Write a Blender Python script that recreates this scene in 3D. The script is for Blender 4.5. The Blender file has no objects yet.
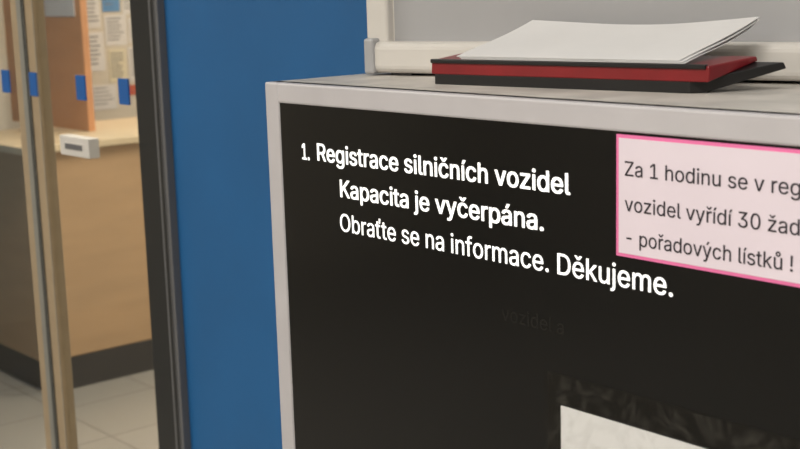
import bpy, bmesh, math, os, random
import numpy as np
from mathutils import Matrix, Vector
from mathutils.geometry import delaunay_2d_cdt
random.seed(3)
sc=bpy.context.scene
try: sc.view_settings.view_transform='Standard'
except Exception: pass
H=1.444
# ------------------------------------------------------------ materials
def mat(name,col,rough=.6,noise=0.0,nscale=8,metal=0,emit=0,bump=0,bscale=60,spec=.5,coat=0,stretch=None):
    m=bpy.data.materials.new(name);m.use_nodes=True;nt=m.node_tree;b=nt.nodes["Principled BSDF"]
    b.inputs["Roughness"].default_value=rough;b.inputs["Metallic"].default_value=metal
    b.inputs["Specular IOR Level"].default_value=spec
    b.inputs["Base Color"].default_value=(*col,1)
    tc=nt.nodes.new("ShaderNodeTexCoord");mp=nt.nodes.new("ShaderNodeMapping")
    nt.links.new(tc.outputs["Object"],mp.inputs[0])
    if stretch: mp.inputs["Scale"].default_value=stretch
    if noise:
        n=nt.nodes.new("ShaderNodeTexNoise");n.inputs["Scale"].default_value=nscale;n.inputs["Detail"].default_value=6
        nt.links.new(mp.outputs[0],n.inputs["Vector"])
        r=nt.nodes.new("ShaderNodeValToRGB")
        r.color_ramp.elements[0].position=.3;r.color_ramp.elements[1].position=.7
        r.color_ramp.elements[0].color=(*[c*(1-noise) for c in col],1)
        r.color_ramp.elements[1].color=(*[min(1,c*(1+noise)) for c in col],1)
        nt.links.new(n.outputs["Fac"],r.inputs[0]);nt.links.new(r.outputs[0],b.inputs["Base Color"])
    if bump:
        n2=nt.nodes.new("ShaderNodeTexNoise");n2.inputs["Scale"].default_value=bscale
        nt.links.new(mp.outputs[0],n2.inputs["Vector"])
        bp=nt.nodes.new("ShaderNodeBump");bp.inputs["Strength"].default_value=bump;bp.inputs["Distance"].default_value=.002
        nt.links.new(n2.outputs["Fac"],bp.inputs["Height"]);nt.links.new(bp.outputs[0],b.inputs["Normal"])
    if emit:
        b.inputs["Emission Color"].default_value=(*col,1);b.inputs["Emission Strength"].default_value=emit
    return m
def s(r,g,b):
    f=lambda c:((c/255+.055)/1.055)**2.4 if c/255>.04045 else c/255/12.92
    return (f(r),f(g),f(b))
M=dict(
 blue=mat("painted_blue_wall",s(22,92,148),.6,.07,4,bump=.1,bscale=300),
 white=mat("white_wall",s(205,198,184),.8,.03,4),
 ceil=mat("ceiling_paint",s(225,223,215),.9,.02,3),
 grey=mat("kiosk_grey_laminate",s(188,185,188),.45,.05,14,bump=.05),
 top=mat("kiosk_top_worn",s(196,191,184),.5,.2,16,bump=.08),
 screen=mat("black_screen",s(12,12,12),.16,.12,5,spec=.4),
 text=mat("lit_text",s(240,240,238),.5,emit=.75),
 refl=mat("text_reflection_paint",s(22,21,19),.3,spec=.4),  # near-black colour painting a faint reflection on the screen
 cream=mat("monitor_cream_plastic",s(208,204,198),.45,.03,20),
 panel=mat("monitor_grey_panel",s(166,166,168),.4,.03,6),
 pink=mat("pink_border",s(234,118,172),.6,.04,20),
 paper=mat("pale_pink_paper",s(226,214,224),.75,.02,12),
 wpaper=mat("white_paper",s(214,213,213),.8,.03,12),
 bpaper=mat("bright_white_paper",s(234,238,246),.8,.02,12),
 ink=mat("black_ink",s(44,38,46),.7),
 grink=mat("printed_grey_ink",s(120,122,126),.7),
 red=mat("red_cover",s(124,18,24),.35,.15,20),
 black=mat("black_plastic",s(18,17,18),.4,.1,20),
 dark=mat("dark_door_post",s(24,26,28),.4,.08,8),
 alu=mat("aluminium",s(150,150,144),.4,.05,30,metal=.4),
 balu=mat("bronze_beige_aluminium",s(172,152,124),.4,.05,30,metal=.2),
 slot=mat("lock_slot_grey",s(96,96,98),.5),
 wood=mat("beech_laminate",s(190,156,118),.5,.06,3,stretch=(1,1,6)),
 woodtop=mat("countertop_laminate",s(220,200,166),.4,.04,4),
 orange=mat("orange_wood_panel",s(208,150,106),.5,.06,3,stretch=(1,1,5)),
 kick=mat("dark_kickboard",s(48,45,44),.5,.1,10),
 stick=mat("blue_sticker",s(20,88,160),.5,.03,20),
 bluep=mat("blue_notice",s(90,140,190),.7,.04,20),
 yel=mat("cream_notice",s(214,206,180),.7,.04,20),
 redp=mat("red_notice",s(190,90,60),.7,.04,20),
 light=mat("lamp_diffuser",(1,.98,.95),.5,emit=4),
)
def tilemat():
    m=bpy.data.materials.new("floor_tiles");m.use_nodes=True;nt=m.node_tree;b=nt.nodes["Principled BSDF"]
    tc=nt.nodes.new("ShaderNodeTexCoord");br=nt.nodes.new("ShaderNodeTexBrick");br.offset=0
    br.inputs["Scale"].default_value=1;br.inputs["Brick Width"].default_value=.4;br.inputs["Row Height"].default_value=.4
    br.inputs["Mortar Size"].default_value=.004;br.inputs["Color1"].default_value=(*s(158,154,147),1)
    br.inputs["Color2"].default_value=(*s(152,149,142),1);br.inputs["Mortar"].default_value=(*s(120,116,110),1)
    nt.links.new(tc.outputs["Object"],br.inputs["Vector"]);nt.links.new(br.outputs["Color"],b.inputs["Base Color"])
    b.inputs["Roughness"].default_value=.3
    return m
M['tile']=tilemat()
def glassmat(name,tint,mixf,rough=.05):
    m=bpy.data.materials.new(name);m.use_nodes=True;nt=m.node_tree;nt.nodes.clear()
    o=nt.nodes.new("ShaderNodeOutputMaterial");mx=nt.nodes.new("ShaderNodeMixShader");t=nt.nodes.new("ShaderNodeBsdfTransparent")
    g=nt.nodes.new("ShaderNodeBsdfGlossy");g.inputs["Roughness"].default_value=rough;t.inputs[0].default_value=(*tint,1)
    mx.inputs[0].default_value=mixf
    nt.links.new(t.outputs[0],mx.inputs[1]);nt.links.new(g.outputs[0],mx.inputs[2]);nt.links.new(mx.outputs[0],o.inputs[0])
    return m,nt,mx,g
M['glass'],_,_,_=glassmat("door_glass",(.95,.95,.93),.05)
M['sleeve'],nt,mx,g=glassmat("plastic_sleeve_film",(.96,.95,.93),.10,.3)
n=nt.nodes.new("ShaderNodeTexNoise");n.inputs["Scale"].default_value=26;n.inputs["Detail"].default_value=9;n.inputs["Distortion"].default_value=2.5
tc=nt.nodes.new("ShaderNodeTexCoord");nt.links.new(tc.outputs["Object"],n.inputs["Vector"])
mr=nt.nodes.new("ShaderNodeMapRange");mr.inputs["From Min"].default_value=.48;mr.inputs["From Max"].default_value=.72
mr.inputs["To Min"].default_value=.003;mr.inputs["To Max"].default_value=.055
nt.links.new(n.outputs["Fac"],mr.inputs["Value"]);nt.links.new(mr.outputs[0],mx.inputs[0])
# ------------------------------------------------------------ helpers
def link(o,parent=None):
    sc.collection.objects.link(o)
    if parent: o.parent=parent
    return o
def empty(name,loc=(0,0,0),rz=0):
    e=bpy.data.objects.new(name,None);e.empty_display_size=.1;e.location=loc;e.rotation_euler=(0,0,rz);return link(e)
def boxes(name,lst,parent=None,bev=0,seg=2,mats=None):
    bm=bmesh.new()
    for b in lst:
        x0,x1,y0,y1,z0,z1=b[:6];mi=b[6] if len(b)>6 else 0
        r=bmesh.ops.create_cube(bm,size=1)
        vs=r['verts']
        for v in vs:
            v.co=Vector(((x0+x1)/2+v.co.x*(x1-x0),(y0+y1)/2+v.co.y*(y1-y0),(z0+z1)/2+v.co.z*(z1-z0)))
        for f in set(f for v in vs for f in v.link_faces): f.material_index=mi
    if bev: bmesh.ops.bevel(bm,geom=list(bm.edges),offset=bev,segments=seg,affect='EDGES',profile=.5,clamp_overlap=True)
    me=bpy.data.meshes.new(name);bm.to_mesh(me);bm.free()
    o=bpy.data.objects.new(name,me)
    for m in (mats if isinstance(mats,(list,tuple)) else [mats]): me.materials.append(m)
    return link(o,parent)
def prism(name,prof,x0,x1,m,parent=None,bev=0,skew=0,skl=0):
    bm=bmesh.new();n=len(prof)
    a=[bm.verts.new((x0+skl*y,y,z)) for y,z in prof];b=[bm.verts.new((x1+skew*y,y,z)) for y,z in prof]
    bm.faces.new(a);bm.faces.new(b[::-1])
    for i in range(n): bm.faces.new((a[i],b[i],b[(i+1)%n],a[(i+1)%n]))
    bmesh.ops.recalc_face_normals(bm,faces=bm.faces)
    if bev: bmesh.ops.bevel(bm,geom=list(bm.edges),offset=bev,segments=2,affect='EDGES',profile=.5,clamp_overlap=True)
    me=bpy.data.meshes.new(name);bm.to_mesh(me);bm.free();me.materials.append(m)
    return link(bpy.data.objects.new(name,me),parent)
def surface(name,fn,nu,nv,th,m,parent):
    """thin sheet: fn(u,v)->(x,y,z) with thickness th"""
    V=[];F=[]
    for k in (0,1):
        for i in range(nu+1):
            for j in range(nv+1):
                x,y,z=fn(i/nu,j/nv);V.append((x,y,z+k*th))
    N=(nu+1)*(nv+1);I=lambda k,i,j:k*N+i*(nv+1)+j
    for i in range(nu):
        for j in range(nv):
            F.append((I(0,i,j),I(0,i,j+1),I(0,i+1,j+1),I(0,i+1,j)));F.append((I(1,i,j),I(1,i+1,j),I(1,i+1,j+1),I(1,i,j+1)))
    for i in range(nu):
        F.append((I(0,i,0),I(0,i+1,0),I(1,i+1,0),I(1,i,0)));F.append((I(0,i,nv),I(1,i,nv),I(1,i+1,nv),I(0,i+1,nv)))
    for j in range(nv):
        F.append((I(0,0,j),I(1,0,j),I(1,0,j+1),I(0,0,j+1)));F.append((I(0,nu,j),I(0,nu,j+1),I(1,nu,j+1),I(1,nu,j)))
    me=bpy.data.meshes.new(name);me.from_pydata(V,[],F);me.materials.append(m)
    return link(bpy.data.objects.new(name,me),parent)
font=None
try:
    d=os.path.join(bpy.utils.system_resource('DATAFILES'),'fonts')
    for f in os.listdir(d):
        if f.lower().startswith('inter'): font=bpy.data.fonts.load(os.path.join(d,f))
except Exception as e: print("font fail",e)
dg=bpy.context.evaluated_depsgraph_get
def outline(b):
    """closed contours (in order) of the text outline, unit size"""
    c=bpy.data.curves.new("t","FONT");c.body=b;c.size=10;c.resolution_u=4;c.fill_mode='NONE'
    if font: c.font=font
    o=bpy.data.objects.new("tmp",c);sc.collection.objects.link(o);bpy.context.view_layer.update()
    me=bpy.data.meshes.new_from_object(o.evaluated_get(dg()));bpy.data.objects.remove(o)
    co=[(v.co.x/10,v.co.y/10) for v in me.vertices]
    conn=set(tuple(sorted(e.vertices)) for e in me.edges)
    loops=[];cur=[0]
    for i in range(1,len(co)):
        if (i-1,i) in conn: cur.append(i)
        else: loops.append(cur);cur=[i]
    loops.append(cur)
    bpy.data.meshes.remove(me)
    out=[]
    for l in loops:
        p=[co[i] for i in l]
        q=[p[0]]
        for a in p[1:]:
            if abs(a[0]-q[-1][0])+abs(a[1]-q[-1][1])>1e-5: q.append(a)
        if len(q)>3 and abs(q[0][0]-q[-1][0])+abs(q[0][1]-q[-1][1])<1e-5: q.pop()
        if len(q)>=3: out.append(q)
    return out
_cache={}
def glyph_fill(b):
    """triangles of text b using the non-zero winding rule; returns verts, tris"""
    if b in _cache: return _cache[b]
    loops=outline(b);V=[];T=[]
    loops.sort(key=lambda q:min(p[0] for p in q))
    groups=[];mx=-1e9
    for q in loops:
        a=min(p[0] for p in q);c=max(p[0] for p in q)
        if a<mx: groups[-1].append(q);mx=max(mx,c)
        else: groups.append([q]);mx=c
    for g in groups:
        vs=[];es=[];A=[];B=[]
        for q in g:
            n0=len(vs);k=len(q)
            vs+= [Vector(p) for p in q];es+=[(n0+i,n0+(i+1)%k) for i in range(k)]
            A+=q;B+=q[1:]+q[:1]
        A=np.array(A);B=np.array(B)
        ov,oe,of,_,_,_=delaunay_2d_cdt(vs,es,[],0,1e-6)
        base=len(V);V+=[(v.x,v.y) for v in ov]
        for f in of:
            cx=sum(ov[i].x for i in f)/len(f);cy=sum(ov[i].y for i in f)/len(f)
            side=(B[:,0]-A[:,0])*(cy-A[:,1])-(cx-A[:,0])*(B[:,1]-A[:,1])
            w=int(((A[:,1]<=cy)&(B[:,1]>cy)&(side>0)).sum())-int(((A[:,1]>cy)&(B[:,1]<=cy)&(side<0)).sum())
            if w!=0: T.append([base+i for i in f])
    _cache[b]=(V,T);return V,T
def ext(b):
    L=outline(b);xs=[p[0] for q in L for p in q];ys=[p[1] for q in L for p in q]
    return min(xs),max(xs),max(ys)
def text(name,body,x0,x1,z,cap,y,m,parent,ref=None,bold=0.0):
    """text on an XZ plane facing -Y; width of ref (or body) spans x0..x1; bold = stroke gain in metres"""
    a,b,_=ext(ref or body);_,_,hc=ext("H")
    sy=cap/hc;sx=(x1-x0)/(b-a)
    V,T=glyph_fill(body);VV=[];TT=[]
    offs=[(0,0)] if bold==0 else [(-bold/2,-bold/4),(bold/2,-bold/4),(0,bold/4),(0,0),(-bold/2,bold/4),(bold/2,bold/4)]
    for k,(ox,oz) in enumerate(offs):
        n0=len(VV)
        VV+=[(x0+(u-a)*sx+ox,y-k*.00003,z+v*sy+oz) for u,v in V];TT+=[[n0+i for i in t] for t in T]
    me=bpy.data.meshes.new(name);me.from_pydata(VV,[],TT);me.materials.append(m)
    return link(bpy.data.objects.new(name,me),parent)
# ------------------------------------------------------------ room
WY=.45;WT=.10
XL,XR=-4.6,3.2
boxes("floor",[(XL-.1,XR+.1,-4.6,4.6,-.1,0)],mats=M['tile'])
boxes("ceiling",[(XL-.1,XR+.1,-4.6,4.6,2.8,2.9)],mats=M['ceil'])
boxes("wall_back",[(-.98,XR,WY,WY+WT,0,2.8),(-2.75,-.98,WY,WY+WT,2.25,2.8),(XL,-2.75,WY,WY+WT,0,2.8)],mats=M['blue'])
boxes("wall_left",[(XL-.1,XL,-4.5,4.5,0,2.8)],mats=M['white'])
boxes("wall_right",[(XR,XR+.1,-4.5,4.5,0,2.8)],mats=M['white'])
boxes("wall_front",[(XL-.1,XR+.1,-4.6,-4.5,0,2.8)],mats=M['white'])
boxes("wall_far",[(XL-.1,XR+.1,4.5,4.6,0,2.8)],mats=M['white'])
# ------------------------------------------------------------ kiosk
K=empty("information_kiosk",(0,0,0))
KW=.98;SB=-.62
fr=.026;ft=.023
boxes("cabinet",[(0.0,KW,.004,.42,.06,H)],K,bev=.004,mats=[M['top']])
boxes("frame",[(0,fr,-.001,.02,H+SB-.03,H),(KW-fr,KW,-.001,.02,H+SB-.03,H),(fr-.001,KW-fr+.001,-.001,.02,H-ft,H),(fr-.001,KW-fr+.001,-.001,.02,H+SB-.03,H+SB)],K,bev=.0022,mats=M['grey'])
boxes("screen",[(fr-.002,KW-fr+.002,.001,.01,H+SB-.001,H-ft+.001)],K,mats=M['screen'])
boxes("lower_door",[(.02,KW-.02,-.006,.006,.12,H+SB-.05)],K,bev=.003,mats=M['grey'])
boxes("plinth",[(.03,KW-.03,.03,.40,0,.065)],K,mats=M['kick'])
Y=.0006
text("text_number","1.",.066,.079,H-.0845,.0180,Y,M['text'],K,bold=.0012)
text("text_line_1","Registrace silničních vozidel",.0945,.4685,H-.0835,.0190,Y,M['text'],K,bold=.0013)
text("text_line_2","Kapacita je vyčerpána.",.1335,.4355,H-.1205,.0190,Y,M['text'],K,bold=.0013)
text("text_line_3","Obraťte se na informace. Děkujeme.",.131,.583,H-.1585,.0195,Y,M['text'],K,bold=.0006)
text("painted_text_reflection","vozidel a",.38,.46,H-.215,.014,.0009,M['refl'],K)  # faint reflection of lettering, painted as dark glyphs on the screen
# ------------------------------------------------------------ pink notice
N=empty("pink_paper_notice")
nx0,nx1,nz0,nz1=.523,.835,H-.131,H-.025
boxes("sheet",[(nx0,nx1,-.0006,.0003,nz0,nz1)],N,mats=M['pink'])
boxes("paper",[(nx0+.003,nx1-.003,-.001,-.0005,nz0+.003,nz1-.003)],N,mats=M['paper'])
text("note_line_1","Za 1 hodinu se v registru",.533,.703,H-.060,.0126,-.0013,M['ink'],N,ref="Za 1 hodinu se v reg",bold=.0002)
text("note_line_2","vozidel vyřídí 30 žadatelů",.533,.703,H-.0905,.0126,-.0013,M['ink'],N,ref="vozidel vyřídí 30 žad",bold=.0002)
text("note_line_3","- pořadových lístků !",.535,.698,H-.1195,.0126,-.0013,M['ink'],N,bold=.0002)
# ------------------------------------------------------------ lower paper in sleeve
P=empty("paper_in_plastic_sleeve")
boxes("paper",[(.457,.80,-.0008,.0003,H-.52,H-.283)],P,mats=M['bpaper'])
boxes("film",[(.437,.84,-.0014,-.0011,H-.55,H-.254)],P,mats=M['sleeve'])
# ------------------------------------------------------------ device on top
D=empty("desktop_monitor",(.038,.138,H),math.radians(13))
boxes("base_ledge",[(-.008,.68,-.010,.09,.003,.040)],D,bev=.009,seg=4,mats=M['cream'])
boxes("bezel",[(-.016,.016,0,.085,.030,.40),(.662,.680,0,.085,.030,.40),(.014,.664,0,.085,.38,.40),(.014,.664,.012,.085,.030,.39,1)],D,bev=.004,seg=3,mats=[M['cream'],M['panel']])
boxes("corner_clip",[(-.011,.004,-.013,.03,.002,.044)],D,bev=.003,mats=M['panel'])
boxes("feet",[(.02,.05,.0,.08,0,.006),(.60,.64,0,.08,0,.006)],D,mats=M['black'])
# ------------------------------------------------------------ folder
B=empty("red_document_folder",(.208,.076,H),math.radians(7.7))
prism("base_cover",[(0,0),(.010,0),(.064,.020),(.062,.026),(0,.011)],0,.305,M['black'],B,bev=.0008,skew=1.0)
prism("red_spine",[(-.001,.0105),(.064,.0265),(.062,.031),(.0,.0255)],-.004,.325,M['red'],B,bev=.0015,skew=.25)
prism("dark_binding_edge",[(-.0022,.0225),(.004,.0225),(.004,.0268),(-.0022,.0268)],-.004,.322,M['black'],B,bev=.0008)
def sh(x0,w,o,sk,b,c):
    def fn(u,v):
        y=.0005+.0895*v
        x=x0+w*u+sk*y
        z=.0272+o+.030*v-b*math.sin(math.pi*v)*v+c*(abs(u-.45)/.55)**2.5*v+.0012*math.sin(7*u+1)*v
        return (x,y,z)
    return fn
surface("white_sheet_1",sh(.036,.264,0,.28,.006,.002),24,10,.0006,M['wpaper'],B)
surface("white_sheet_2",sh(.034,.264,.0012,.33,.004,.0035),24,10,.0006,M['wpaper'],B)
surface("white_sheet_3",sh(.030,.264,.0024,.38,.003,.005),24,10,.0006,M['wpaper'],B)
# ------------------------------------------------------------ door
G=empty("sliding_glass_door")
DT=2.25
boxes("dark_post",[(-1.093,-1.012,WY-.012,WY+.10,0,DT)],G,bev=.003,mats=M['dark'])
boxes("post_edge",[(-1.013,-.979,WY-.016,WY+.02,0,DT,0),(-1.004,-.990,WY-.0175,WY,0,DT,1)],G,bev=.001,mats=[M['slot'],M['dark']])
boxes("centre_stile",[(-1.675,-1.640,WY,WY+.03,0,DT,2),(-1.640,-1.612,WY-.002,WY+.03,0,DT,0),(-1.612,-1.600,WY-.004,WY+.03,0,DT,1),(-1.600,-1.560,WY,WY+.03,0,DT,2)],G,bev=.001,mats=[M['alu'],M['dark'],M['balu']])
boxes("head_rail",[(-2.75,-1.0,WY,WY+.06,2.17,2.25)],G,mats=M['alu'])
boxes("left_stile",[(-2.75,-2.70,WY,WY+.06,0,2.2)],G,mats=M['alu'])
boxes("glass",[(-2.70,-1.675,WY+.008,WY+.014,0.01,2.17),(-1.56,-1.093,WY+.008,WY+.014,.01,2.17)],G,mats=M['glass'])
boxes("door_lock",[(-1.430,-1.295,WY-.02,WY+.006,H-.243,H-.200,0),(-1.405,-1.32,WY-.0215,WY-.018,H-.230,H-.214,1)],G,bev=.004,mats=[M['cream'],M['slot']])
boxes("stickers",[(x-.021,x+.021,WY+.004,WY+.0075,H-.122,H-.068) for x in (-1.95,-1.745,-1.36,-1.17)]+[(-1.598,-1.562,WY-.003,WY+.001,H-.122,H-.068)],G,mats=M['stick'])
# ------------------------------------------------------------ counter
C=empty("service_counter")
cx=-3.42
boxes("body",[(-4.05,cx,1.25,4.2,.13,.955)],C,bev=.004,mats=M['wood'])
boxes("kickboard",[(-4.0,cx+.002,1.27,4.18,0,.13)],C,mats=M['kick'])
boxes("countertop",[(-4.10,cx+.03,1.22,4.25,.955,.985)],C,bev=.004,mats=M['woodtop'])
boxes("partition_panel",[(-4.45,-3.70,1.66,1.69,.985,2.0)],C,bev=.002,mats=M['orange'])
boxes("panel_notices",[(-4.02,-3.75,1.656,1.6602,H+.015,H+.25)],C,mats=M['wpaper'])
W=empty("wall_notices")
x=XL;L=[]
def sheet(y0,y1,z0,z1,mi=0,rows=7,k=0):
    L.append((x,x+.003+k*.0008,y0,y1,H+z0,H+z1,mi))
    h=(z1-z0)
    for i in range(rows):
        zz=H+z1-h*(.12+.8*i/rows);e=random.uniform(.1,.4)
        L.append((x+.003+k*.0008,x+.0036+k*.0008,y0+(y1-y0)*.1,y1-(y1-y0)*e,zz-h*.02,zz+h*.02,4))
sheet(2.12,2.22,-.06,.12,0);sheet(2.235,2.33,.015,.15,1,4);sheet(2.24,2.36,-.15,.0,0);sheet(2.345,2.45,.0,.15,0)
sheet(2.37,2.47,-.14,-.02,0,5,1);sheet(2.13,2.23,-.27,-.08,0);sheet(2.25,2.345,-.33,-.17,3,8);sheet(2.36,2.46,-.33,-.16,0,8)
sheet(2.48,2.6,-.3,.12,0);sheet(2.31,2.39,-.40,-.35,2,2);sheet(2.14,2.28,-.46,-.34,0,5);sheet(2.40,2.5,-.46,-.35,1,3)
boxes("papers",L,W,mats=[M['wpaper'],M['bluep'],M['redp'],M['yel'],M['grink']])
# ------------------------------------------------------------ lights
def lamp(name,x,y,e,col=(1,.95,.875)):
    L=empty(name,(x,y,2.8))
    boxes("housing",[(-.62,.62,-.16,.16,-.05,-.0005)],L,bev=.004,mats=M['ceil'])
    boxes("diffuser",[(-.6,.6,-.14,.14,-.056,-.049)],L,mats=M['light'])
    l=bpy.data.lights.new(name+"_light","AREA");l.shape='RECTANGLE';l.size=1.2;l.size_y=.28;l.energy=e;l.color=col
    o=bpy.data.objects.new("tube_light",l);link(o,L);o.location=(0,0,-.07)
for i,(x_,y_) in enumerate([(-1.8,-1.2),(1.2,-1.2),(-1.8,-3.2),(1.2,-3.2)]): lamp("ceiling_light",x_,y_,35)
for x_,y_,e in [(-2.2,1.1,38),(-2.2,3.0,32),(-3.9,3.4,30),(.6,2.2,30)]: lamp("ceiling_light",x_,y_,e,(1,.90,.75))
w=bpy.data.worlds.new("World");sc.world=w;w.use_nodes=True;w.node_tree.nodes["Background"].inputs[0].default_value=(.8,.85,.9,1);w.node_tree.nodes["Background"].inputs[1].default_value=.3
# ------------------------------------------------------------ camera
f,pi,ro,th=1300,.1825,-.0292,.7044
A=Matrix(((math.sin(th),-math.cos(th),0),(math.cos(th),math.sin(th),0),(0,0,1)))
fw=Vector((0,math.cos(pi),-math.sin(pi)));up=Vector((0,math.sin(pi),math.cos(pi)));r=Vector((1,0,0))
c_,s_=math.cos(ro),math.sin(ro)
r,up=c_*r+s_*up,-s_*r+c_*up
R=A@r;U=A@up;Bk=-(A@fw)
cd=bpy.data.cameras.new("camera");cd.lens=f/800*36;cd.sensor_width=36;cd.clip_start=.02
cd.dof.use_dof=True;cd.dof.focus_distance=1.4;cd.dof.aperture_fstop=11
co=bpy.data.objects.new("camera",cd);link(co)
mw=Matrix(((R.x,U.x,Bk.x,1.245),(R.y,U.y,Bk.y,-.860),(R.z,U.z,Bk.z,H+.106),(0,0,0,1)))
co.matrix_world=mw
sc.camera=co
